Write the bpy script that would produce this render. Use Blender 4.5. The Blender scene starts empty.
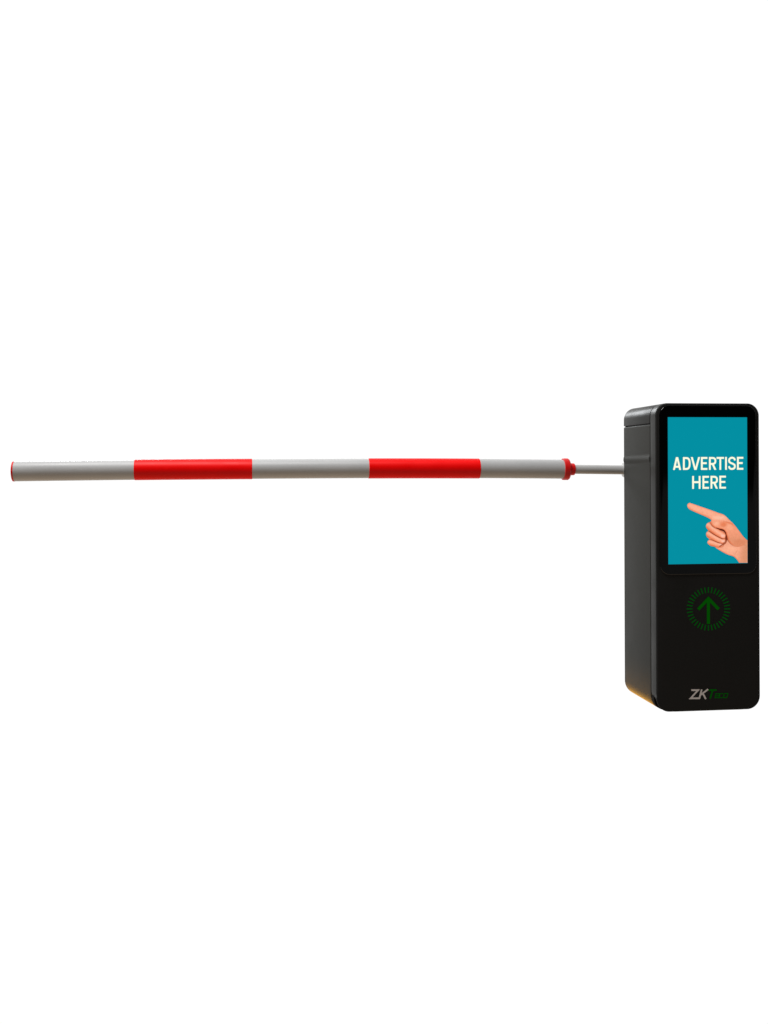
import bpy, bmesh, math
import numpy as np
from mathutils import Matrix, Vector

scn = bpy.context.scene
COL = scn.collection
rad = math.radians

# ------------------------------------------------------------------ camera model
F = 1050.0                      # focal length in pixels
CX, CY = 384.0, 468.6           # principal point (lens shifted, camera level)
ROLL = rad(0.22)
YAW = rad(7.0)                  # the cabinet is turned a little away from square-on
D0 = 3.5                        # metres to the near front edge of the cabinet

def ray(px, py):
    u, v = px - CX, CY - py
    c, s = math.cos(ROLL), math.sin(ROLL)
    return Vector(((u * c + v * s) / F, 1.0, (-u * s + v * c) / F))

r0 = ray(656.8, 712.6) * D0
HCAM = -r0.z                    # lens height, cabinet foot at z = 0
O = Vector((r0.x, r0.y, 0.0))   # near lower corner of the front
AX = Vector((math.cos(YAW), math.sin(YAW), 0.0))
AY = Vector((-math.sin(YAW), math.cos(YAW), 0.0))

def on_front(px, py, c=0.0):
    """measure a point of the photograph on the cabinet plane at depth c -> (x, z)"""
    r = ray(px, py)
    C = Vector((0, 0, HCAM))
    t = ((O + AY * c) - C).dot(AY) / r.dot(AY)
    p = C + r * t - O
    return p.dot(AX), p.z

W = on_front(759.9, 560)[0]
H = on_front(705, 403.2)[1]
DEP = 0.307
R = 0.041
BASE = Vector((W / 2, DEP / 2, 0.0))

# ------------------------------------------------------------------ helpers
def link(name, mesh, mat, parent, label=None):
    o = bpy.data.objects.new(name, mesh)
    COL.objects.link(o)
    if mat is not None:
        mesh.materials.append(mat)
    o.parent = parent
    if label:
        o['label'] = label
    return o

def from_bm(name, bm, mat, parent, smooth=None, label=None, recalc=True):
    if recalc:
        bmesh.ops.recalc_face_normals(bm, faces=bm.faces[:])
    for v in bm.verts:
        v.co -= BASE
    me = bpy.data.meshes.new(name)
    bm.to_mesh(me)
    bm.free()
    if smooth is not None:
        for p in me.polygons:
            p.use_smooth = True
        me.set_sharp_from_angle(angle=rad(smooth))
    return link(name, me, mat, parent, label)

def arc(cx, cz, r, a0, a1, n=14):
    return [(cx + r * math.cos(a0 + (a1 - a0) * i / n), cz + r * math.sin(a0 + (a1 - a0) * i / n)) for i in range(n + 1)]

def rrect(x0, x1, z0, z1, r, top=True, bottom=True, rb=None):
    """rounded rectangle in the front plane, anticlockwise"""
    rb = r if rb is None else rb
    h = math.pi / 2
    pts = []
    pts += arc(x1 - rb, z0 + rb, rb, -h, 0) if bottom else [(x1, z0)]
    pts += arc(x1 - r, z1 - r, r, 0, h) if top else [(x1, z1)]
    pts += arc(x0 + r, z1 - r, r, h, 2 * h) if top else [(x0, z1)]
    pts += arc(x0 + rb, z0 + rb, rb, 2 * h, 3 * h) if bottom else [(x0, z0)]
    return pts

def loft(bm, rings, cap0=True, cap1=True):
    vs = [[bm.verts.new(p) for p in ring] for ring in rings]
    n = len(vs[0])
    for a, b in zip(vs, vs[1:]):
        for i in range(n):
            bm.faces.new((a[i], a[(i + 1) % n], b[(i + 1) % n], b[i]))
    if cap0:
        bm.faces.new(vs[0])
    if cap1:
        bm.faces.new(vs[-1])

def prism(bm, prof, y0, y1, bev0=0.0, bev1=0.0, n=4):
    """prof(inset) -> outline; extruded from y0 to y1 with rounded edges"""
    rings = []
    if bev0 > 0:
        for i in range(n + 1):
            a = math.pi / 2 * i / n
            rings.append((y0 + bev0 * (1 - math.sin(a)), bev0 * (1 - math.cos(a))))
        rings = [(y0 + bev0 * (1 - math.sin(math.pi / 2 * (1 - i / n))) if False else y0 + bev0 * (1 - math.cos(math.pi / 2 * i / n)),
                  bev0 * (1 - math.sin(math.pi / 2 * i / n))) for i in range(n + 1)]
    else:
        rings = [(y0, 0.0)]
    if bev1 > 0:
        rings += [(y1 - bev1 * (1 - math.sin(math.pi / 2 * i / n)),
                   bev1 * (1 - math.cos(math.pi / 2 * i / n))) for i in range(n + 1)]
    else:
        rings.append((y1, 0.0))
    loft(bm, [[(x, y, z) for x, z in prof(ins)] for y, ins in rings])

def rr_prof(x0, x1, z0, z1, r, **k):
    return lambda i: rrect(x0 + i, x1 - i, z0 + i, z1 - i, max(r - i, 0.0005), top=k.get('top', True), bottom=k.get('bottom', True), rb=max(k.get('rb', r) - i, 0.0005))

def fill_strip(bm, pts, w, y, closed=False):
    """a mitred band of width w along the 2-D polyline pts, in the plane y"""
    P = [Vector(p) for p in pts]
    n = len(P)
    L, Rr = [], []
    for i in range(n):
        a = P[i] - P[i - 1] if (i > 0 or closed) else None
        b = P[(i + 1) % n] - P[i] if (i < n - 1 or closed) else None
        if a is None: a = b
        if b is None: b = a
        a, b = a.normalized(), b.normalized()
        na, nb = Vector((-a.y, a.x)), Vector((-b.y, b.x))
        m = (na + nb)
        m = m.normalized() if m.length > 1e-6 else na
        k = (w / 2) / max(m.dot(na), 0.35)
        L.append(bm.verts.new((P[i].x + m.x * k, y, P[i].y + m.y * k)))
        Rr.append(bm.verts.new((P[i].x - m.x * k, y, P[i].y - m.y * k)))
    for i in range(n if closed else n - 1):
        j = (i + 1) % n
        bm.faces.new((L[i], Rr[i], Rr[j], L[j]))

def face_camera(bm):
    for f in bm.faces:
        f.normal_update()
        if f.normal.y > 0:
            f.normal_flip()

# ------------------------------------------------------------------ materials
def s2l(c):
    return tuple((v / 255 / 12.92) if v / 255 <= 0.04045 else ((v / 255 + 0.055) / 1.055) ** 2.4 for v in c)

def mat(name, base, rough=0.5, spec=0.5, metal=0.0, emit=None, estr=1.0, grain=0.0, gscale=400.0, bump=0.0, coat=0.0, wear=0.0):
    m = bpy.data.materials.new(name)
    m.use_nodes = True
    nt = m.node_tree
    b = nt.nodes['Principled BSDF']
    b.inputs['Base Color'].default_value = (*base, 1)
    b.inputs['Roughness'].default_value = rough
    b.inputs['Specular IOR Level'].default_value = spec
    b.inputs['Metallic'].default_value = metal
    b.inputs['Coat Weight'].default_value = coat
    b.inputs['Coat Roughness'].default_value = 0.12
    if emit is not None:
        b.inputs['Emission Color'].default_value = (*emit, 1)
        b.inputs['Emission Strength'].default_value = estr
    if grain or bump or wear:
        tc = nt.nodes.new('ShaderNodeTexCoord')
        no = nt.nodes.new('ShaderNodeTexNoise')
        no.inputs['Scale'].default_value = gscale
        no.inputs['Detail'].default_value = 3
        nt.links.new(tc.outputs['Object'], no.inputs['Vector'])
        if grain or wear:
            lo = nt.nodes.new('ShaderNodeTexNoise')
            lo.inputs['Scale'].default_value = 9.0
            lo.inputs['Detail'].default_value = 5
            nt.links.new(tc.outputs['Object'], lo.inputs['Vector'])
            mx = nt.nodes.new('ShaderNodeMix')
            mx.data_type = 'FLOAT'
            mx.inputs[0].default_value = 0.5
            nt.links.new(no.outputs['Fac'], mx.inputs[2])
            nt.links.new(lo.outputs['Fac'], mx.inputs[3])
            mr = nt.nodes.new('ShaderNodeMapRange')
            mr.inputs['From Min'].default_value = 0.3
            mr.inputs['From Max'].default_value = 0.7
            mr.inputs['To Min'].default_value = 1 - grain
            mr.inputs['To Max'].default_value = 1 + grain
            nt.links.new(mx.outputs[0], mr.inputs['Value'])
            hs = nt.nodes.new('ShaderNodeHueSaturation')
            hs.inputs['Color'].default_value = (*base, 1)
            nt.links.new(mr.outputs['Result'], hs.inputs['Value'])
            nt.links.new(hs.outputs['Color'], b.inputs['Base Color'])
            rr = nt.nodes.new('ShaderNodeMapRange')
            rr.inputs['From Min'].default_value = 0.3
            rr.inputs['From Max'].default_value = 0.7
            rr.inputs['To Min'].default_value = max(rough - 0.06, 0.02)
            rr.inputs['To Max'].default_value = rough + 0.06
            nt.links.new(lo.outputs['Fac'], rr.inputs['Value'])
            nt.links.new(rr.outputs['Result'], b.inputs['Roughness'])
        if bump:
            bp = nt.nodes.new('ShaderNodeBump')
            bp.inputs['Strength'].default_value = bump
            bp.inputs['Distance'].default_value = 0.001
            nt.links.new(no.outputs['Fac'], bp.inputs['Height'])
            nt.links.new(bp.outputs['Normal'], b.inputs['Normal'])
    return m

M_HOUSE = mat('grey powder coat', (0.0175, 0.0175, 0.0158), 0.36, 0.045, grain=0.12, gscale=700, bump=0.10)
M_BODY = mat('grey powder coat lit copy', (0.043, 0.0435, 0.0405), 0.5, 0.02, grain=0.10, gscale=700, bump=0.10)  # copy of the same coat, lighter and less glossy so amber light shows
M_DARK = mat('seam black', (0.004, 0.004, 0.004), 0.8, 0.05)
M_FRONT = mat('matt black plate', (0.0175, 0.0177, 0.0176), 0.55, 0.10, grain=0.10, gscale=900, bump=0.04)
M_GLASS = mat('black display glass', (0.0004, 0.0004, 0.0004), 0.07, 0.5)
M_SCREEN = mat('teal lit screen', (0.001, 0.001, 0.001), 0.3, 0.1, emit=s2l((0, 143, 162)))
M_CREAM = mat('cream lit letters', (0.001, 0.001, 0.001), 0.3, 0.1, emit=s2l((255, 255, 226)))
M_ARROW = mat('green arrow lamp', (0.001, 0.003, 0.001), 0.5, 0.05, emit=s2l((0, 66, 0)))
M_RING = mat('dim green ring lamp', (0.001, 0.003, 0.001), 0.5, 0.05, emit=s2l((0, 60, 8)))
M_LOGO_W = mat('silver print', (0.76, 0.71, 0.69), 0.5, 0.2, grain=0.08, gscale=500)
M_LOGO_G = mat('green print', (0.0, 0.15, 0.002), 0.5, 0.05, grain=0.08, gscale=500)
M_WHITE = mat('off white enamel', (0.45, 0.452, 0.452), 0.42, 0.35, grain=0.06, gscale=160, bump=0.03)
M_RED = mat('red reflective film', (0.95, 0.0006, 0.0006), 0.42, 0.14, grain=0.07, gscale=260, bump=0.04)
M_CAP = mat('red plastic', (0.70, 0.003, 0.003), 0.45, 0.4, grain=0.08, gscale=300, bump=0.05)
M_ROD = mat('grey steel rod', (0.47, 0.47, 0.465), 0.34, 0.4, grain=0.07, gscale=220)
M_PLATE = mat('pale flange metal', (0.6, 0.6, 0.59), 0.4, 0.4, grain=0.05)
M_GRILLE = mat('speaker hole rims', (0.016, 0.014, 0.012), 0.6, 0.1)

# ------------------------------------------------------------------ the gate
root = bpy.data.objects.new('barrier_gate', None)
COL.objects.link(root)
root.empty_display_size = 0.1
root.location = O + AX * BASE.x + AY * BASE.y
root.rotation_euler = (0, 0, YAW)
root['label'] = 'black parking barrier gate with lit advert screen and a red and white boom'
root['category'] = 'barrier gate'

# --- housing behind the seam: lower body, top cap, core
Y_SEAM0, Y_SEAM1 = 0.0480, 0.0535
z_cap = on_front(650.4, 425.0, Y_SEAM1)[1] if False else None
# height of the cap joint, measured on the side of the housing
def on_side(px, py, xs=0.0):
    r = ray(px, py)
    C = Vector((0, 0, HCAM))
    t = ((O + AX * xs) - C).dot(AX) / r.dot(AX)
    p = C + r * t - O
    return p.dot(AY), p.z
z_cap = on_side(640.0, 425.0)[1]
z_rib = on_side(640.0, 459.3)[1]

bm = bmesh.new()
prism(bm, rr_prof(0, W, -0.004, z_cap - 0.0016, R, top=False, rb=0.052), Y_SEAM1, DEP, 0.0016, 0.003)
body = from_bm('cabinet_body', bm, M_BODY, root, 32, label='dark grey powder coated rear housing with amber glow along its lower edge')
bv = body.modifiers.new('edge', 'BEVEL')
bv.width = 0.0032; bv.segments = 3; bv.limit_method = 'ANGLE'; bv.angle_limit = rad(60)

bm = bmesh.new()
prism(bm, rr_prof(0, W, z_cap + 0.0016, H, R + 0.002, bottom=False), Y_SEAM1, DEP, 0.0016, 0.003)
cap = from_bm('top_cap', bm, M_HOUSE, root, 32)
bv = cap.modifiers.new('edge', 'BEVEL')
bv.width = 0.0014; bv.segments = 3; bv.limit_method = 'ANGLE'; bv.angle_limit = rad(60)

bm = bmesh.new()
prism(bm, rr_prof(0.0022, W - 0.0022, 0.0022, H - 0.0022, R - 0.002, rb=0.058), Y_SEAM1 - 0.0005, DEP - 0.01)
from_bm('inner_core', bm, M_DARK, root, 32)

bm = bmesh.new()
prism(bm, rr_prof(0.0020, W - 0.0020, 0.0012, H - 0.0022, R - 0.002, rb=0.038), 0.030, Y_SEAM1 - 0.001)
from_bm('gasket', bm, M_DARK, root, 32, label='black gasket showing in the joint, widest at the bottom corner')

# shallow moulded rib across the housing side
bm = bmesh.new()
rh, rp = 0.0165, 0.0025
for xs, sg in ((0.0, -1),):
    prof = []
    for i in range(13):
        t = -1 + 2 * i / 12
        prof.append((xs + sg * rp * (0.5 + 0.5 * math.cos(math.pi * t)) , z_rib + rh * t))
    prof.append((xs - sg * 0.004, z_rib + rh))
    prof.append((xs - sg * 0.004, z_rib - rh))
    loft(bm, [[(x, y, z) for x, z in prof] for y in (Y_SEAM1 + 0.002, DEP - 0.003)])
from_bm('side_rib', bm, M_BODY, body, 40)

# --- front frame (the grey strip beside the black plate)
bm = bmesh.new()
prism(bm, rr_prof(0, W, 0.0, H, R, rb=0.066), 0.0045, Y_SEAM0, 0.0, 0.0016)
frame = from_bm('front_frame', bm, M_HOUSE, root, 32)

# --- black front plate
bm = bmesh.new()
prism(bm, rr_prof(0.0006, W - 0.0006, 0.0006, H - 0.0006, R, rb=0.045), -0.0005, 0.0045, 0.0042, 0.0)
plate = from_bm('front_panel', bm, M_FRONT, root, 32, label='matt black front panel with a green arrow and a maker mark')

YF = -0.0005
# --- display glass, slightly proud, with a fine dark joint
gx0, gz0 = on_front(659.8, 575.0)
gx1 = on_front(756.0, 520)[0]
gz1 = on_front(705, 405.6)[1]
bm = bmesh.new()
prism(bm, rr_prof(gx0, gx1, gz0, gz1, 0.034), YF - 0.0032, YF + 0.001, 0.0022, 0.0)
glass = from_bm('display_panel', bm, M_GLASS, root, 32, label='glossy black glass surround of the advert screen')
YG = YF - 0.0032

# --- lit screen
sx0, sz1 = on_front(667.8, 417.2, YG)
sx1, sz0 = on_front(747.5, 563.1, YG)
bm = bmesh.new()
ys = YG - 0.0006
loft(bm, [[(x, y, z) for x, z in ((sx0, sz0), (sx1, sz0), (sx1, sz1), (sx0, sz1))] for y in (ys, YG + 0.001)])
screen = from_bm('advert_screen', bm, M_SCREEN, root, label='teal lit screen reading ADVERTISE HERE over a pointing hand')

# --- lettering: strokes drawn in cells of a cap-height box
def letter(ch, W_, h, w):
    """strokes in pixels, x right and z up from the lower left corner of the letter"""
    d = w / 2
    def bowl(xs, z0, z1, n=7):
        r, rx = (z1 - z0) / 2, W_ - d - xs
        e = 2.6
        return [(xs + rx * max(math.sin(a), 0) ** (2 / e), (z0 + z1) / 2 - r * math.copysign(abs(math.cos(a)) ** (2 / e), math.cos(a))) for a in np.linspace(0, math.pi, 2 * n + 1)]
    if ch == 'A': return [('p', 0, W_ / 2 - w * .6, w * 1.02), ('p', W_ - w * 1.02, W_ / 2 - w * .42, w * 1.02), [(W_ * .2, h * .25), (W_ * .8, h * .25)]]
    if ch == 'V': return [('p', W_ / 2 - w * .6, 0, w * 1.02), ('p', W_ / 2 - w * .42, W_ - w * 1.02, w * 1.02)]
    if ch == 'D': return [[(d, d)] + bowl(W_ * .42, d, h - d) + [(d, h - d)], [(d, 0), (d, h)]]
    if ch == 'E': return [[(d, 0), (d, h)], [(0, h - d * .95), (W_, h - d * .95)], [(0, d * .95), (W_, d * .95)], [(0, h * .52), (W_ * .9, h * .52)]]
    if ch == 'R': return [[(d, 0), (d, h)], [(d, h * .46)] + bowl(W_ * .42, h * .46, h - d) + [(d, h - d)], ('p', W_ - w * 1.1, W_ * .36, w * 1.1, 0, h * .46)]
    if ch == 'T': return [[(0, h - d), (W_, h - d)], [(W_ / 2, h), (W_ / 2, 0)]]
    if ch == 'I': return [[(W_ / 2, h), (W_ / 2, 0)]]
    if ch == 'H': return [[(d, h), (d, 0)], [(W_ - d, h), (W_ - d, 0)], [(0, h * .52), (W_, h * .52)]]
    if ch == 'S':
        P = [(.99, .77), (.93, .90), (.78, .985), (.52, 1.02), (.24, .985), (.06, .89), (.0, .75), (.07, .62), (.28, .54), (.66, .46), (.92, .37), (1.0, .24), (.94, .10), (.76, .01), (.48, -.02), (.22, .01), (.06, .10), (.0, .24)]
        return [[(d + u * (W_ - w), d + v * (h - w)) for u, v in P]]
    return []

def put_text(bm, specs, y, w, top_of, h_px, step=[0]):
    for ch, xa, xb in specs:
        t = top_of((xa + xb) / 2)
        P = lambda u, v, yy: on_front(xa + u, t + h_px - v, yy)
        for st in letter(ch, xb - xa, h_px, w):
            step[0] += 1
            yy = y - 0.00002 * step[0]
            if st[0] == 'p':
                _, b0, t0, ww = st[:4]
                z0, z1 = st[4:] if len(st) > 4 else (0, h_px)
                q = [P(b0, z0, yy), P(b0 + ww, z0, yy), P(t0 + ww, z1, yy), P(t0, z1, yy)]
                bm.faces.new([bm.verts.new((x, yy, z)) for x, z in q])
            else:
                fill_strip(bm, [P(u, v, yy) for u, v in st], w / 300.0, yy)

bm = bmesh.new()
k, ox, oy = 8.348, 664.0, 445.0
line1 = [('A', 75, 143), ('D', 158, 222), ('V', 224, 301), ('E', 308, 362), ('R', 375, 437), ('T', 439, 501), ('I', 509, 526), ('S', 535, 600), ('E', 609, 662)]
line2 = [('H', 235, 305), ('E', 321, 375), ('R', 388, 450), ('E', 462, 517)]
yl = ys - 0.0003
put_text(bm, [(c, ox + a / k, ox + b / k) for c, a, b in line1], yl, 1.86, lambda x: 457.05 - (x - 708) * 0.004, 12.75)
put_text(bm, [(c, ox + a / k, ox + b / k) for c, a, b in line2], yl, 1.86, lambda x: 475.9 - (x - 708) * 0.010, 12.8)
face_camera(bm)
from_bm('lettering', bm, M_CREAM, screen, recalc=False)

# --- the pointing hand shown on the screen: a flat picture, one mesh with a colour per point
def spline(pts, closed=True, n=8):
    P = np.array(pts, float)
    N = len(P)
    out = []
    rng = range(N) if closed else range(N - 1)
    for i in rng:
        p0, p1, p2, p3 = (P[(i - 1) % N], P[i], P[(i + 1) % N], P[(i + 2) % N]) if closed else (P[max(i - 1, 0)], P[i], P[i + 1], P[min(i + 2, N - 1)])
        for t in np.linspace(0, 1, n, endpoint=False):
            out.append(0.5 * (2 * p1 + (p2 - p0) * t + (2 * p0 - 5 * p1 + 4 * p2 - p3) * t * t + (3 * p1 - p0 - 3 * p2 + p3) * t ** 3))
    if not closed:
        out.append(P[-1])
    return np.array(out)

def inside(poly, X, Y):
    r = np.zeros(X.shape, bool)
    x, y = poly[:, 0], poly[:, 1]
    for i in range(len(poly)):
        j = i - 1
        c = ((y[i] > Y) != (y[j] > Y))
        with np.errstate(divide='ignore', invalid='ignore'):
            xx = (x[j] - x[i]) * (Y - y[i]) / (y[j] - y[i]) + x[i]
        r ^= c & (X < xx)
    return r

def dist(line, X, Y, closed=False):
    """distance to a polyline, and the running position 0..1 along it"""
    best = np.full(X.shape, 1e9); par = np.zeros(X.shape)
    n = len(line)
    m = n if closed else n - 1
    for i in range(m):
        a, b = line[i], line[(i + 1) % n]
        d = b - a
        t = np.clip(((X - a[0]) * d[0] + (Y - a[1]) * d[1]) / max(d @ d, 1e-9), 0, 1)
        q = np.hypot(X - a[0] - t * d[0], Y - a[1] - t * d[1])
        u = q < best
        best = np.where(u, q, best); par = np.where(u, (i + t) / m, par)
    return best, par

def sstep(a, b, x):
    t = np.clip((x - a) / (b - a), 0, 1)
    return t * t * (3 - 2 * t)

SIL = [(-198, 12), (-188, -18), (-161, -33), (-125, -25), (-6, 17), (99, 52), (224, 97), (290, 122), (354, 142), (400, 175),
       (455, 230), (525, 298), (592, 384), (660, 475), (715, 532), (760, 560), (790, 700), (760, 900), (640, 930), (598, 885), (560, 833),
       (510, 790), (430, 765), (350, 725), (265, 675), (228, 645), (160, 628), (122, 597), (112, 565), (138, 524), (105, 492), (92, 452),
       (100, 418), (124, 394), (96, 350), (92, 312), (112, 278), (164, 254), (170, 228), (114, 194), (24, 152), (-96, 102), (-172, 60)]
K2 = 15.36
hx0, hx1, hy0, hy1 = -205.0, 1e9, -40.0, 886.0
pxl, pxr, pyt, pyb = 686.4, 747.45, 502.0, 562.75
nx, ny = 270, 268
gx = np.linspace(pxl, pxr, nx); gy = np.linspace(pyt, pyb, ny)
PX, PY = np.meshgrid(gx, gy)
X = (PX - 700.0) * K2; Y = (PY - 505.0) * K2
sil = spline(SIL, True, 6)
INS = inside(sil, X, Y)
edge, _ = dist(sil, X, Y, True)

def L(c): return np.array(s2l(c))
def mix(c, d, t): return c * (1 - t[..., None]) + d * t[..., None]
col = np.zeros(X.shape + (3,)) + L((248, 170, 138))
# broad light: pale on the upper knuckles and index finger, tan at the wrist
col = mix(col, np.zeros_like(col) + L((255, 178, 146)), sstep(330, 60, Y + 0.25 * X))
col = mix(col, np.zeros_like(col) + L((222, 148, 112)), sstep(560, 700, X + 0.18 * (Y - 700)) )
# heel of the palm, pale
pd = np.hypot((X - 470) / 130, (Y - 675) / 62)
col = mix(col, np.zeros_like(col) + L((255, 180, 146)), 0.8 * sstep(1.3, 0.2, pd))
# orange rim where the skin turns away
col = mix(col, np.zeros_like(col) + L((250, 126, 74)), 0.7 * sstep(26, 0, edge))
# underside of the index finger
fd, fp = dist(np.array([(-172, 54), (-96, 98), (24, 148), (114, 188), (164, 218)], float), X, Y)
col = mix(col, np.zeros_like(col) + L((240, 128, 82)), 0.55 * sstep(40, 4, fd))
for cx_, cy_ in ((40, 110), (20, 60)):
    q = np.hypot((X - cx_) / 26, (Y - cy_) / 12)
    col = mix(col, np.zeros_like(col) + L((222, 128, 92)), 0.4 * sstep(1.2, 0.1, q))
# big knuckle highlight
q = np.hypot((X - 300) / 150, (Y - 195) / 42)
col = mix(col, np.zeros_like(col) + L((255, 198, 170)), 0.75 * sstep(1.2, 0.1, q))

def stroke(pts, w, c, a=1.0, taper=True):
    global col
    d, p = dist(spline(pts, False, 6), X, Y)
    ww = w * (0.45 + 0.55 * np.sin(np.pi * np.clip(p, 0.02, 0.98))) if taper else w
    col = mix(col, np.zeros_like(col) + L(c), a * sstep(1.0, 0.15, d / ww))

def finger(pts, r, mid=(248, 160, 124), hi=(255, 184, 154), lo=(226, 108, 62)):
    """a bent finger lying over what is already painted"""
    global col
    ln = spline(pts, False, 6)
    d, p = dist(ln, X, Y)
    rr_ = r
    t = d / rr_
    # which side of the axis: lower side is the darker one
    off = np.full(X.shape, 0.0)
    best = np.full(X.shape, 1e9)
    for i in range(len(ln) - 1):
        a, b = ln[i], ln[i + 1]
        dd = b - a
        tt = np.clip(((X - a[0]) * dd[0] + (Y - a[1]) * dd[1]) / max(dd @ dd, 1e-9), 0, 1)
        qx, qy = X - a[0] - tt * dd[0], Y - a[1] - tt * dd[1]
        q = np.hypot(qx, qy)
        u = q < best
        off = np.where(u, (qy * 0.86 - qx * 0.5) / rr_, off); best = np.where(u, q, best)
    c = np.zeros_like(col) + L(mid)
    c = mix(c, np.zeros_like(col) + L(hi), 0.9 * sstep(0.55, 0.0, np.abs(off + 0.22)) * sstep(1.0, 0.5, t))
    c = mix(c, np.zeros_like(col) + L(lo), 0.95 * sstep(0.30, 1.0, off))
    c = mix(c, np.zeros_like(col) + L((240, 126, 78)), 0.8 * sstep(0.72, 1.0, t))
    # soft contact shade just outside the finger
    col = mix(col, np.zeros_like(col) + L((160, 62, 28)), 0.75 * sstep(1.22, 1.0, t) * (t > 0.98))
    m = sstep(1.03, 0.97, t)
    col = mix(col, c, m)

# hollow under the curled fingers
stroke([(225, 350), (300, 374), (372, 398), (402, 450), (408, 520), (372, 588), (280, 646)], 34, (150, 56, 26), 0.9)
finger([(152, 574), (205, 588), (270, 606), (322, 606)], 42)
finger([(134, 446), (200, 488), (280, 534), (358, 560)], 43)
finger([(134, 318), (190, 366), (270, 424), (352, 474)], 48)
# finger nails and tips
for cx_, cy_, a_, b_ in ((348, 474, 34, 26), (354, 556, 30, 17), (312, 604, 26, 12)):
    q = np.hypot((X - cx_) / a_, (Y - cy_) / b_)
    col = mix(col, np.zeros_like(col) + L((255, 196, 176)), 0.8 * sstep(1.15, 0.55, q))
stroke([(385, 420), (404, 462), (398, 506), (416, 532)], 23, (108, 32, 12), 0.9)
stroke([(396, 520), (392, 566), (356, 600), (300, 640)], 25, (138, 52, 24), 0.8)
stroke([(124, 394), (180, 432), (250, 474), (330, 514), (388, 520)], 11, (124, 40, 18), 0.95)
stroke([(138, 522), (200, 544), (270, 574), (338, 592)], 10, (132, 46, 22), 0.9)
# thumb over the curled fingers, with the ball of the thumb running down to the wrist
TH = [(166, 262), (178, 238), (225, 230), (300, 236), (380, 250), (470, 280), (540, 330), (620, 430), (690, 530), (700, 590), (640, 632), (560, 640),
      (490, 606), (440, 550), (415, 480), (392, 412), (345, 376), (285, 362), (228, 344), (182, 306)]
th = spline(TH, True, 6)
ti = inside(th, X, Y); td, _ = dist(th, X, Y, True)
sd = np.where(ti, -td, td)
tcol = np.zeros_like(col) + L((245, 158, 122))
tcol = mix(tcol, np.zeros_like(col) + L((228, 120, 76)), 0.8 * sstep(1.2, 0.2, np.hypot((X - 362) / 70, (Y - 300) / 48)))
tcol = mix(tcol, np.zeros_like(col) + L((250, 172, 136)), 0.8 * sstep(1.3, 0.2, np.hypot((X - 455) / 60, (Y - 340) / 62)))
tcol = mix(tcol, np.zeros_like(col) + L((255, 184, 150)), 0.9 * sstep(1.2, 0.1, np.hypot((X - 252) / 62, (Y - 284) / 42)))
tcol = mix(tcol, np.zeros_like(col) + L((226, 146, 110)), 0.8 * sstep(400, 540, Y))
tcol = mix(tcol, np.zeros_like(col) + L((216, 130, 92)), 0.6 * sstep(1.25, 0.3, np.hypot((X - 600 - 0.4 * (600 - Y)) / 120, (Y - 575) / 62)))
low = sstep(330, 420, Y) * 0 + 1
tcol = mix(tcol, np.zeros_like(col) + L((230, 108, 58)), 0.85 * sstep(-26, -2, sd) * sstep(225, 290, Y) * (0.25 + 0.75 * sstep(560, 430, X)))
tcol = mix(tcol, np.zeros_like(col) + L((250, 130, 76)), 0.7 * sstep(22, 0, edge))
soft = 3 + 60 * sstep(480, 640, X) * sstep(640, 470, Y)
wt = sstep(1, -1, sd / soft)
wt = wt * np.where(Y < 255, 0.55, 1.0)
shade = sstep(20, 0, sd) * (sd > 0) * sstep(235, 300, Y) * sstep(560, 430, X)
col = mix(col, np.zeros_like(col) + L((112, 34, 12)), 0.9 * shade)
col = mix(col, tcol, wt)
stroke([(330, 238), (400, 254), (470, 276), (500, 292)], 8, (226, 128, 90), 0.5)
stroke([(250, 352), (305, 372), (358, 390), (398, 428)], 17, (88, 20, 6), 0.95)
stroke([(310, 372), (352, 386), (384, 404)], 20, (74, 14, 4), 0.9)
stroke([(425, 520), (450, 572), (500, 618), (560, 640), (640, 632)], 9, (208, 122, 86), 0.45)
stroke([(530, 760), (560, 720), (580, 680)], 8, (214, 132, 98), 0.5)
stroke([(600, 885), (560, 832), (512, 790), (430, 764), (350, 724), (268, 676)], 13, (250, 124, 66), 0.85, False)
# fine grain of the picture
rs = np.random.RandomState(4)
gsm = rs.rand(ny // 4 + 2, nx // 4 + 2)
iy, ix = np.meshgrid(np.arange(ny) / 4.0, np.arange(nx) / 4.0, indexing='ij')
i0, j0 = iy.astype(int), ix.astype(int); fy, fx = iy - i0, ix - j0
gn = (gsm[i0, j0] * (1 - fy) * (1 - fx) + gsm[i0 + 1, j0] * fy * (1 - fx) + gsm[i0, j0 + 1] * (1 - fy) * fx + gsm[i0 + 1, j0 + 1] * fy * fx)
col *= (0.93 + 0.14 * gn)[..., None]
col = np.clip(col, 0, 1)

yh = ys - 0.0004
idx = -np.ones((ny, nx), int)
quad = INS[:-1, :-1] & INS[1:, :-1] & INS[:-1, 1:] & INS[1:, 1:]
need = np.zeros((ny, nx), bool)
need[:-1, :-1] |= quad; need[1:, :-1] |= quad; need[:-1, 1:] |= quad; need[1:, 1:] |= quad
idx[need] = np.arange(need.sum())
ij = np.argwhere(need)
verts, cols = [], []
for i, j in ij:
    x, z = on_front(gx[j], gy[i], yh)
    x = min(x, sx1 - 0.0004); z = max(z, sz0 + 0.0003)
    verts.append((x - BASE.x, yh - BASE.y, z - BASE.z))
    cols.append((*col[i, j], 1.0))
faces = [(int(idx[i, j]), int(idx[i + 1, j]), int(idx[i + 1, j + 1]), int(idx[i, j + 1])) for i, j in np.argwhere(quad)]
me = bpy.data.meshes.new('hand_picture')
me.from_pydata(verts, [], faces)
at = me.color_attributes.new('picture', 'FLOAT_COLOR', 'POINT')
at.data.foreach_set('color', np.array(cols, np.float32).ravel())
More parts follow.
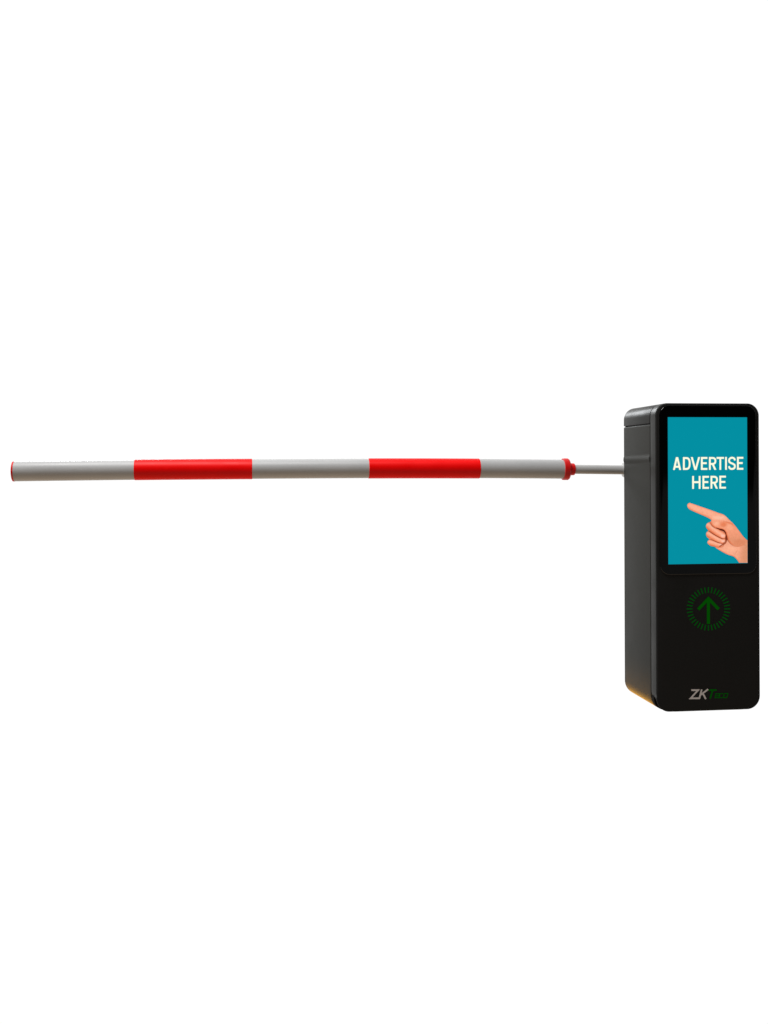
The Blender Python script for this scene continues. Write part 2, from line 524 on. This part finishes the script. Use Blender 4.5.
M_HAND = mat('picture on screen', (0.001, 0.001, 0.001), 0.3, 0.1, emit=(0, 0, 0))
nt = M_HAND.node_tree
an = nt.nodes.new('ShaderNodeAttribute'); an.attribute_name = 'picture'
nt.links.new(an.outputs['Color'], nt.nodes['Principled BSDF'].inputs['Emission Color'])
nt.nodes['Principled BSDF'].inputs['Emission Strength'].default_value = 1.0
link('hand_picture', me, M_HAND, screen, 'picture of a hand pointing left')

# --- green direction arrow and its ring of ticks
YP = YF - 0.0005
bm = bmesh.new()
w = 3.7 / 300
fill_strip(bm, [on_front(708.4, 623.9, YP), on_front(708.4, 600.0, YP)], 3.3 / 300, YP)
fill_strip(bm, [on_front(698.2, 609.4, YP), on_front(708.4, 598.6, YP), on_front(718.6, 609.2, YP)], 3.2 / 300, YP - 0.0002)
face_camera(bm)
from_bm('direction_arrow', bm, M_ARROW, plate, recalc=False, label='green lit arrow pointing up')
bm = bmesh.new()
for i in range(36):
    a = 2 * math.pi * i / 36
    fill_strip(bm, [on_front(708.4 + r_ * math.sin(a), 608.9 - r_ * math.cos(a), YP) for r_ in (16.0, 21.8)], 1.25 / 300, YP)
face_camera(bm)
from_bm('ring_light', bm, M_RING, plate, recalc=False, label='dim green ring of short ticks round the arrow')

# --- faint round speaker perforation
bm = bmesh.new()
for i in range(-4, 5):
    for j in range(-4, 5):
        x, y = i * 1.9 + (j % 2) * 0.95, j * 1.75
        if math.hypot(x, y) < 7.6:
            cx_, cz_ = on_front(682 + x, 585 + y, YP)
            vs = [bm.verts.new((cx_ + 0.0011 * math.cos(t), YP + 0.0003, cz_ + 0.0011 * math.sin(t))) for t in np.linspace(0, 2 * math.pi, 8, endpoint=False)]
            bm.faces.new(vs)
face_camera(bm)
from_bm('speaker_grille', bm, M_GRILLE, plate, recalc=False)

# --- maker mark, slanted
def mark(strokes, wpx, m, name, par):
    bm = bmesh.new()
    for n_, st in enumerate(strokes):
        pts = [on_front(680 + a / 12.8, 680 + b / 12.8, YP) for a, b in st]
        fill_strip(bm, pts, wpx / 300, YP - 0.00003 * n_)
    face_camera(bm)
    return from_bm(name, bm, m, par, recalc=False)
Z_ = [[(146, 130), (232, 130), (136, 234), (240, 234)]]
K_ = [[(278, 120), (246, 244)], [(360, 118), (268, 188)], [(290, 168), (330, 244)]]
mark(Z_ + K_, 1.75, M_LOGO_W, 'logo', plate)['label'] = 'slanted silver letters ZK'
T_ = [[(362, 131), (470, 128)], [(420, 128), (384, 240)]]
e_ = [[(452, 201), (497, 201)], [(497, 201), (503, 176), (461, 175), (447, 226), (492, 226)]]
c_ = [[(553, 174), (512, 175), (498, 226), (540, 225)]]
o_ = [[(566, 174), (612, 173), (598, 224), (552, 225), (566, 174)]]
bmg = mark(T_, 1.8, M_LOGO_G, 'logo', plate); bmg['label'] = 'slanted green letter T'
mark(e_ + c_ + o_, 0.95, M_LOGO_G, 'logo', plate)['label'] = 'small slanted green letters eco'

# ------------------------------------------------------------------ boom
YB = DEP + 0.050
CEN = [(10, 471.3), (150, 469.7), (250, 469.0), (380, 468.4), (470, 468.5), (565, 469.2), (624, 469.9)]
cl = spline([(x, y) for x, y in CEN], False, 10)
CL = np.array([on_front(x, y, YB) for x, y in cl])
def cz_at(x): return float(np.interp(x, CL[:, 0], CL[:, 1]))
def bx(px): return on_front(px, 469.5, YB)[0]
tmp0 = on_front(60, 461.1, YB)[1] - on_front(60, 481.3, YB)[1]
RB = tmp0 / 2

def lathe(bm, stations, n=40):
    """rings along the boom axis: (x, radius)"""
    rings = []
    for x, r in stations:
        zc = cz_at(x)
        rings.append([(x, YB + r * math.cos(2 * math.pi * i / n), zc + r * math.sin(2 * math.pi * i / n)) for i in range(n)])
    loft(bm, rings)

def tube(name, x0, x1, r, m, parent, label=None, ch=0.0008):
    xs = np.linspace(x0, x1, max(int((x1 - x0) / 0.04), 2))
    st = [(x0, r - ch)] + [(x0 + ch, r)] + [(x, r) for x in xs[1:-1]] + [(x1 - ch, r), (x1, r - ch)]
    bm = bmesh.new()
    lathe(bm, st)
    return from_bm(name, bm, m, parent, 40, label=label)

boom = tube('boom_pole', bx(14.2), bx(565), RB, M_WHITE, root, 'long round boom in white and red bands')
for a, b, tint in ((134.8, 252.2, 0), (368.4, 479.0, 0)):
    tube('red_band', bx(a), bx(b), RB + 0.0014, M_RED, boom, ch=0.0006)
xe = bx(14.7); xt = bx(12.4)
bm = bmesh.new()
lathe(bm, [(xt, RB * 0.5), (xt + 0.0006, RB * 0.9), (xt + 0.0022, RB + 0.0002), (xe, RB + 0.0008)])
from_bm('end_cap', bm, M_CAP, boom, 40, label='red cap on the free end of the boom')
# stepped red collar
a0, a1, a2 = bx(562.6), bx(569.2), bx(574.6)
RC = (on_front(566, 458.5, YB)[1] - on_front(566, 480.3, YB)[1]) / 2
RC2 = (on_front(573, 463.2, YB)[1] - on_front(573, 475.4, YB)[1]) / 2
bm = bmesh.new()
lathe(bm, [(a0, RC - 0.001), (a0 + 0.001, RC), (a1 - 0.007, RC), (a1 - 0.003, RC - 0.0025), (a1 + 0.0005, RC2 + 0.004), (a1 + 0.002, RC2), (a2 - 0.003, RC2 - 0.0005), (a2 - 0.001, RC2 - 0.003), (a2, RC2 - 0.006)])
from_bm('collar', bm, M_CAP, boom, 30, label='stepped red collar where the boom meets its rod')
RR = (on_front(600, 465.1, YB)[1] - on_front(600, 474.3, YB)[1]) / 2
tube('boom_rod', bx(573), bx(623.6), RR, M_ROD, root, 'thin grey rod between red collar and cabinet')
RF = (on_front(622, 463.6, YB)[1] - on_front(622, 478.2, YB)[1]) / 2
tube('flange', bx(623.3), bx(624.6), RF, M_PLATE, root)
# drive hub at the back of the cabinet that carries the flange
bm = bmesh.new()
x0, x1 = bx(624.6), 0.17
zc = cz_at(bx(623))
loft(bm, [[(x, YB + dy, zc + dz) for dy, dz in ((-.022, -.022), (.022, -.022), (.022, .022), (-.022, .022))] for x in (x0, x1)])
n = 36
loft(bm, [[(0.14 + r * math.cos(2 * math.pi * i / n), y, zc + r * math.sin(2 * math.pi * i / n)) for i in range(n)] for y, r in ((DEP - 0.002, .06), (YB + .03, .06), (YB + .036, .054))])
from_bm('drive_hub', bm, M_HOUSE, root, 30)

# ------------------------------------------------------------------ camera
cam = bpy.data.cameras.new('camera')
cam.sensor_width = 36.0
cam.sensor_fit = 'AUTO'
cam.lens = F / 1024.0 * 36.0
cam.shift_x = 0.0
cam.shift_y = -(512.0 - CY) / 1024.0
cam.clip_start = 0.05
cam.clip_end = 200
co = bpy.data.objects.new('camera', cam)
COL.objects.link(co)
co.matrix_world = Matrix.Translation((0, 0, HCAM)) @ Matrix.Rotation(rad(90), 4, 'X') @ Matrix.Rotation(-ROLL, 4, 'Z')
scn.camera = co

# ------------------------------------------------------------------ invented surroundings: white beyond, tones behind and below shaped to light the gate
wd = bpy.data.worlds.new('World')
scn.world = wd
wd.use_nodes = True
nt = wd.node_tree
N, LK = nt.nodes, nt.links
N.clear()
out = N.new('ShaderNodeOutputWorld'); bg = N.new('ShaderNodeBackground')
LK.new(bg.outputs[0], out.inputs[0])
tc = N.new('ShaderNodeTexCoord'); sp = N.new('ShaderNodeSeparateXYZ')
LK.new(tc.outputs['Generated'], sp.inputs[0])
def ss(src, a, b, lo, hi):
    m = N.new('ShaderNodeMapRange'); m.interpolation_type = 'SMOOTHSTEP'
    m.inputs['From Min'].default_value = a; m.inputs['From Max'].default_value = b
    m.inputs['To Min'].default_value = lo; m.inputs['To Max'].default_value = hi
    LK.new(src, m.inputs['Value'])
    return m.outputs['Result']
def cmix(f, a, b):
    m = N.new('ShaderNodeMix'); m.data_type = 'RGBA'
    LK.new(f, m.inputs[0])
    for s, v in ((6, a), (7, b)):
        if isinstance(v, tuple): m.inputs[s].default_value = (*v, 1)
        else: LK.new(v, m.inputs[s])
    return m.outputs[2]
x_, y_, z_ = sp.outputs
rear = cmix(ss(z_, -0.06, 0.0, 0, 1), (0.13, 0.13, 0.13), (0.012, 0.012, 0.012))
# bright patch added to the backdrop for a streak on the rounded top corner
def mul(a, b):
    m = N.new('ShaderNodeMath'); m.operation = 'MULTIPLY'
    LK.new(a, m.inputs[0]); LK.new(b, m.inputs[1])
    return m.outputs[0]
px_ = mul(ss(x_, -0.50, -0.42, 0, 1), ss(x_, -0.18, -0.26, 0, 1))
pz_ = mul(ss(z_, 0.20, 0.26, 0, 1), ss(z_, 0.52, 0.44, 0, 1))
front = cmix(mul(px_, pz_), (1.04, 1.04, 1.04), (22.0, 22.7, 23.2))
rear = cmix(ss(z_, -0.27, -0.50, 0, 1), rear, (0.56, 0.49, 0.42))
allr = cmix(ss(y_, 0.02, 0.30, 0, 1), rear, front)
allr = cmix(ss(z_, -0.64, -0.78, 0, 1), allr, (0.66, 0.47, 0.30))  # added warm tone below, lights the undersides
LK.new(allr, bg.inputs['Color'])
bg.inputs['Strength'].default_value = 1.0

# ------------------------------------------------------------------ lamps
def lamp(name, kind, loc, target, energy, color, **k):
    l = bpy.data.lights.new(name, kind)
    l.energy = energy; l.color = color
    for a, v in k.items(): setattr(l, a, v)
    o = bpy.data.objects.new(name, l)
    COL.objects.link(o)
    o.location = loc
    o.rotation_euler = (Vector(target) - Vector(loc)).to_track_quat('-Z', 'Y').to_euler()
    return o
lamp('key_softbox', 'AREA', (-1.0, 2.6, 4.4), (-0.3, 3.7, 0.8), 195, (1.0, 0.99, 0.98), shape='RECTANGLE', size=2.4, size_y=1.2)
# added amber lamp below, standing in for bounce off an unseen floor
aim = O + AY * 0.178 + AX * 0.022 + Vector((0, 0, 0.01))
src = O + AY * 0.178 - AX * 0.25 + Vector((0, 0, -1.5))
o = lamp('warm_bounce_lamp', 'AREA', src, aim, 0.64, (1.0, 0.45, 0.0), shape='RECTANGLE', size=0.03, size_y=0.25, spread=rad(2.6))
zv = (src - aim).normalized()               # the long side of the lamp runs along the cabinet's depth
o.matrix_world = Matrix.Translation(src) @ Matrix((AY.cross(zv), AY, zv)).transposed().to_4x4()

# ------------------------------------------------------------------ render
scn.render.engine = 'CYCLES'
scn.cycles.use_denoising = True
scn.view_settings.view_transform = 'Standard'
scn.view_settings.look = 'None'
scn.view_settings.exposure = 0
scn.view_settings.gamma = 1
scn.render.film_transparent = False
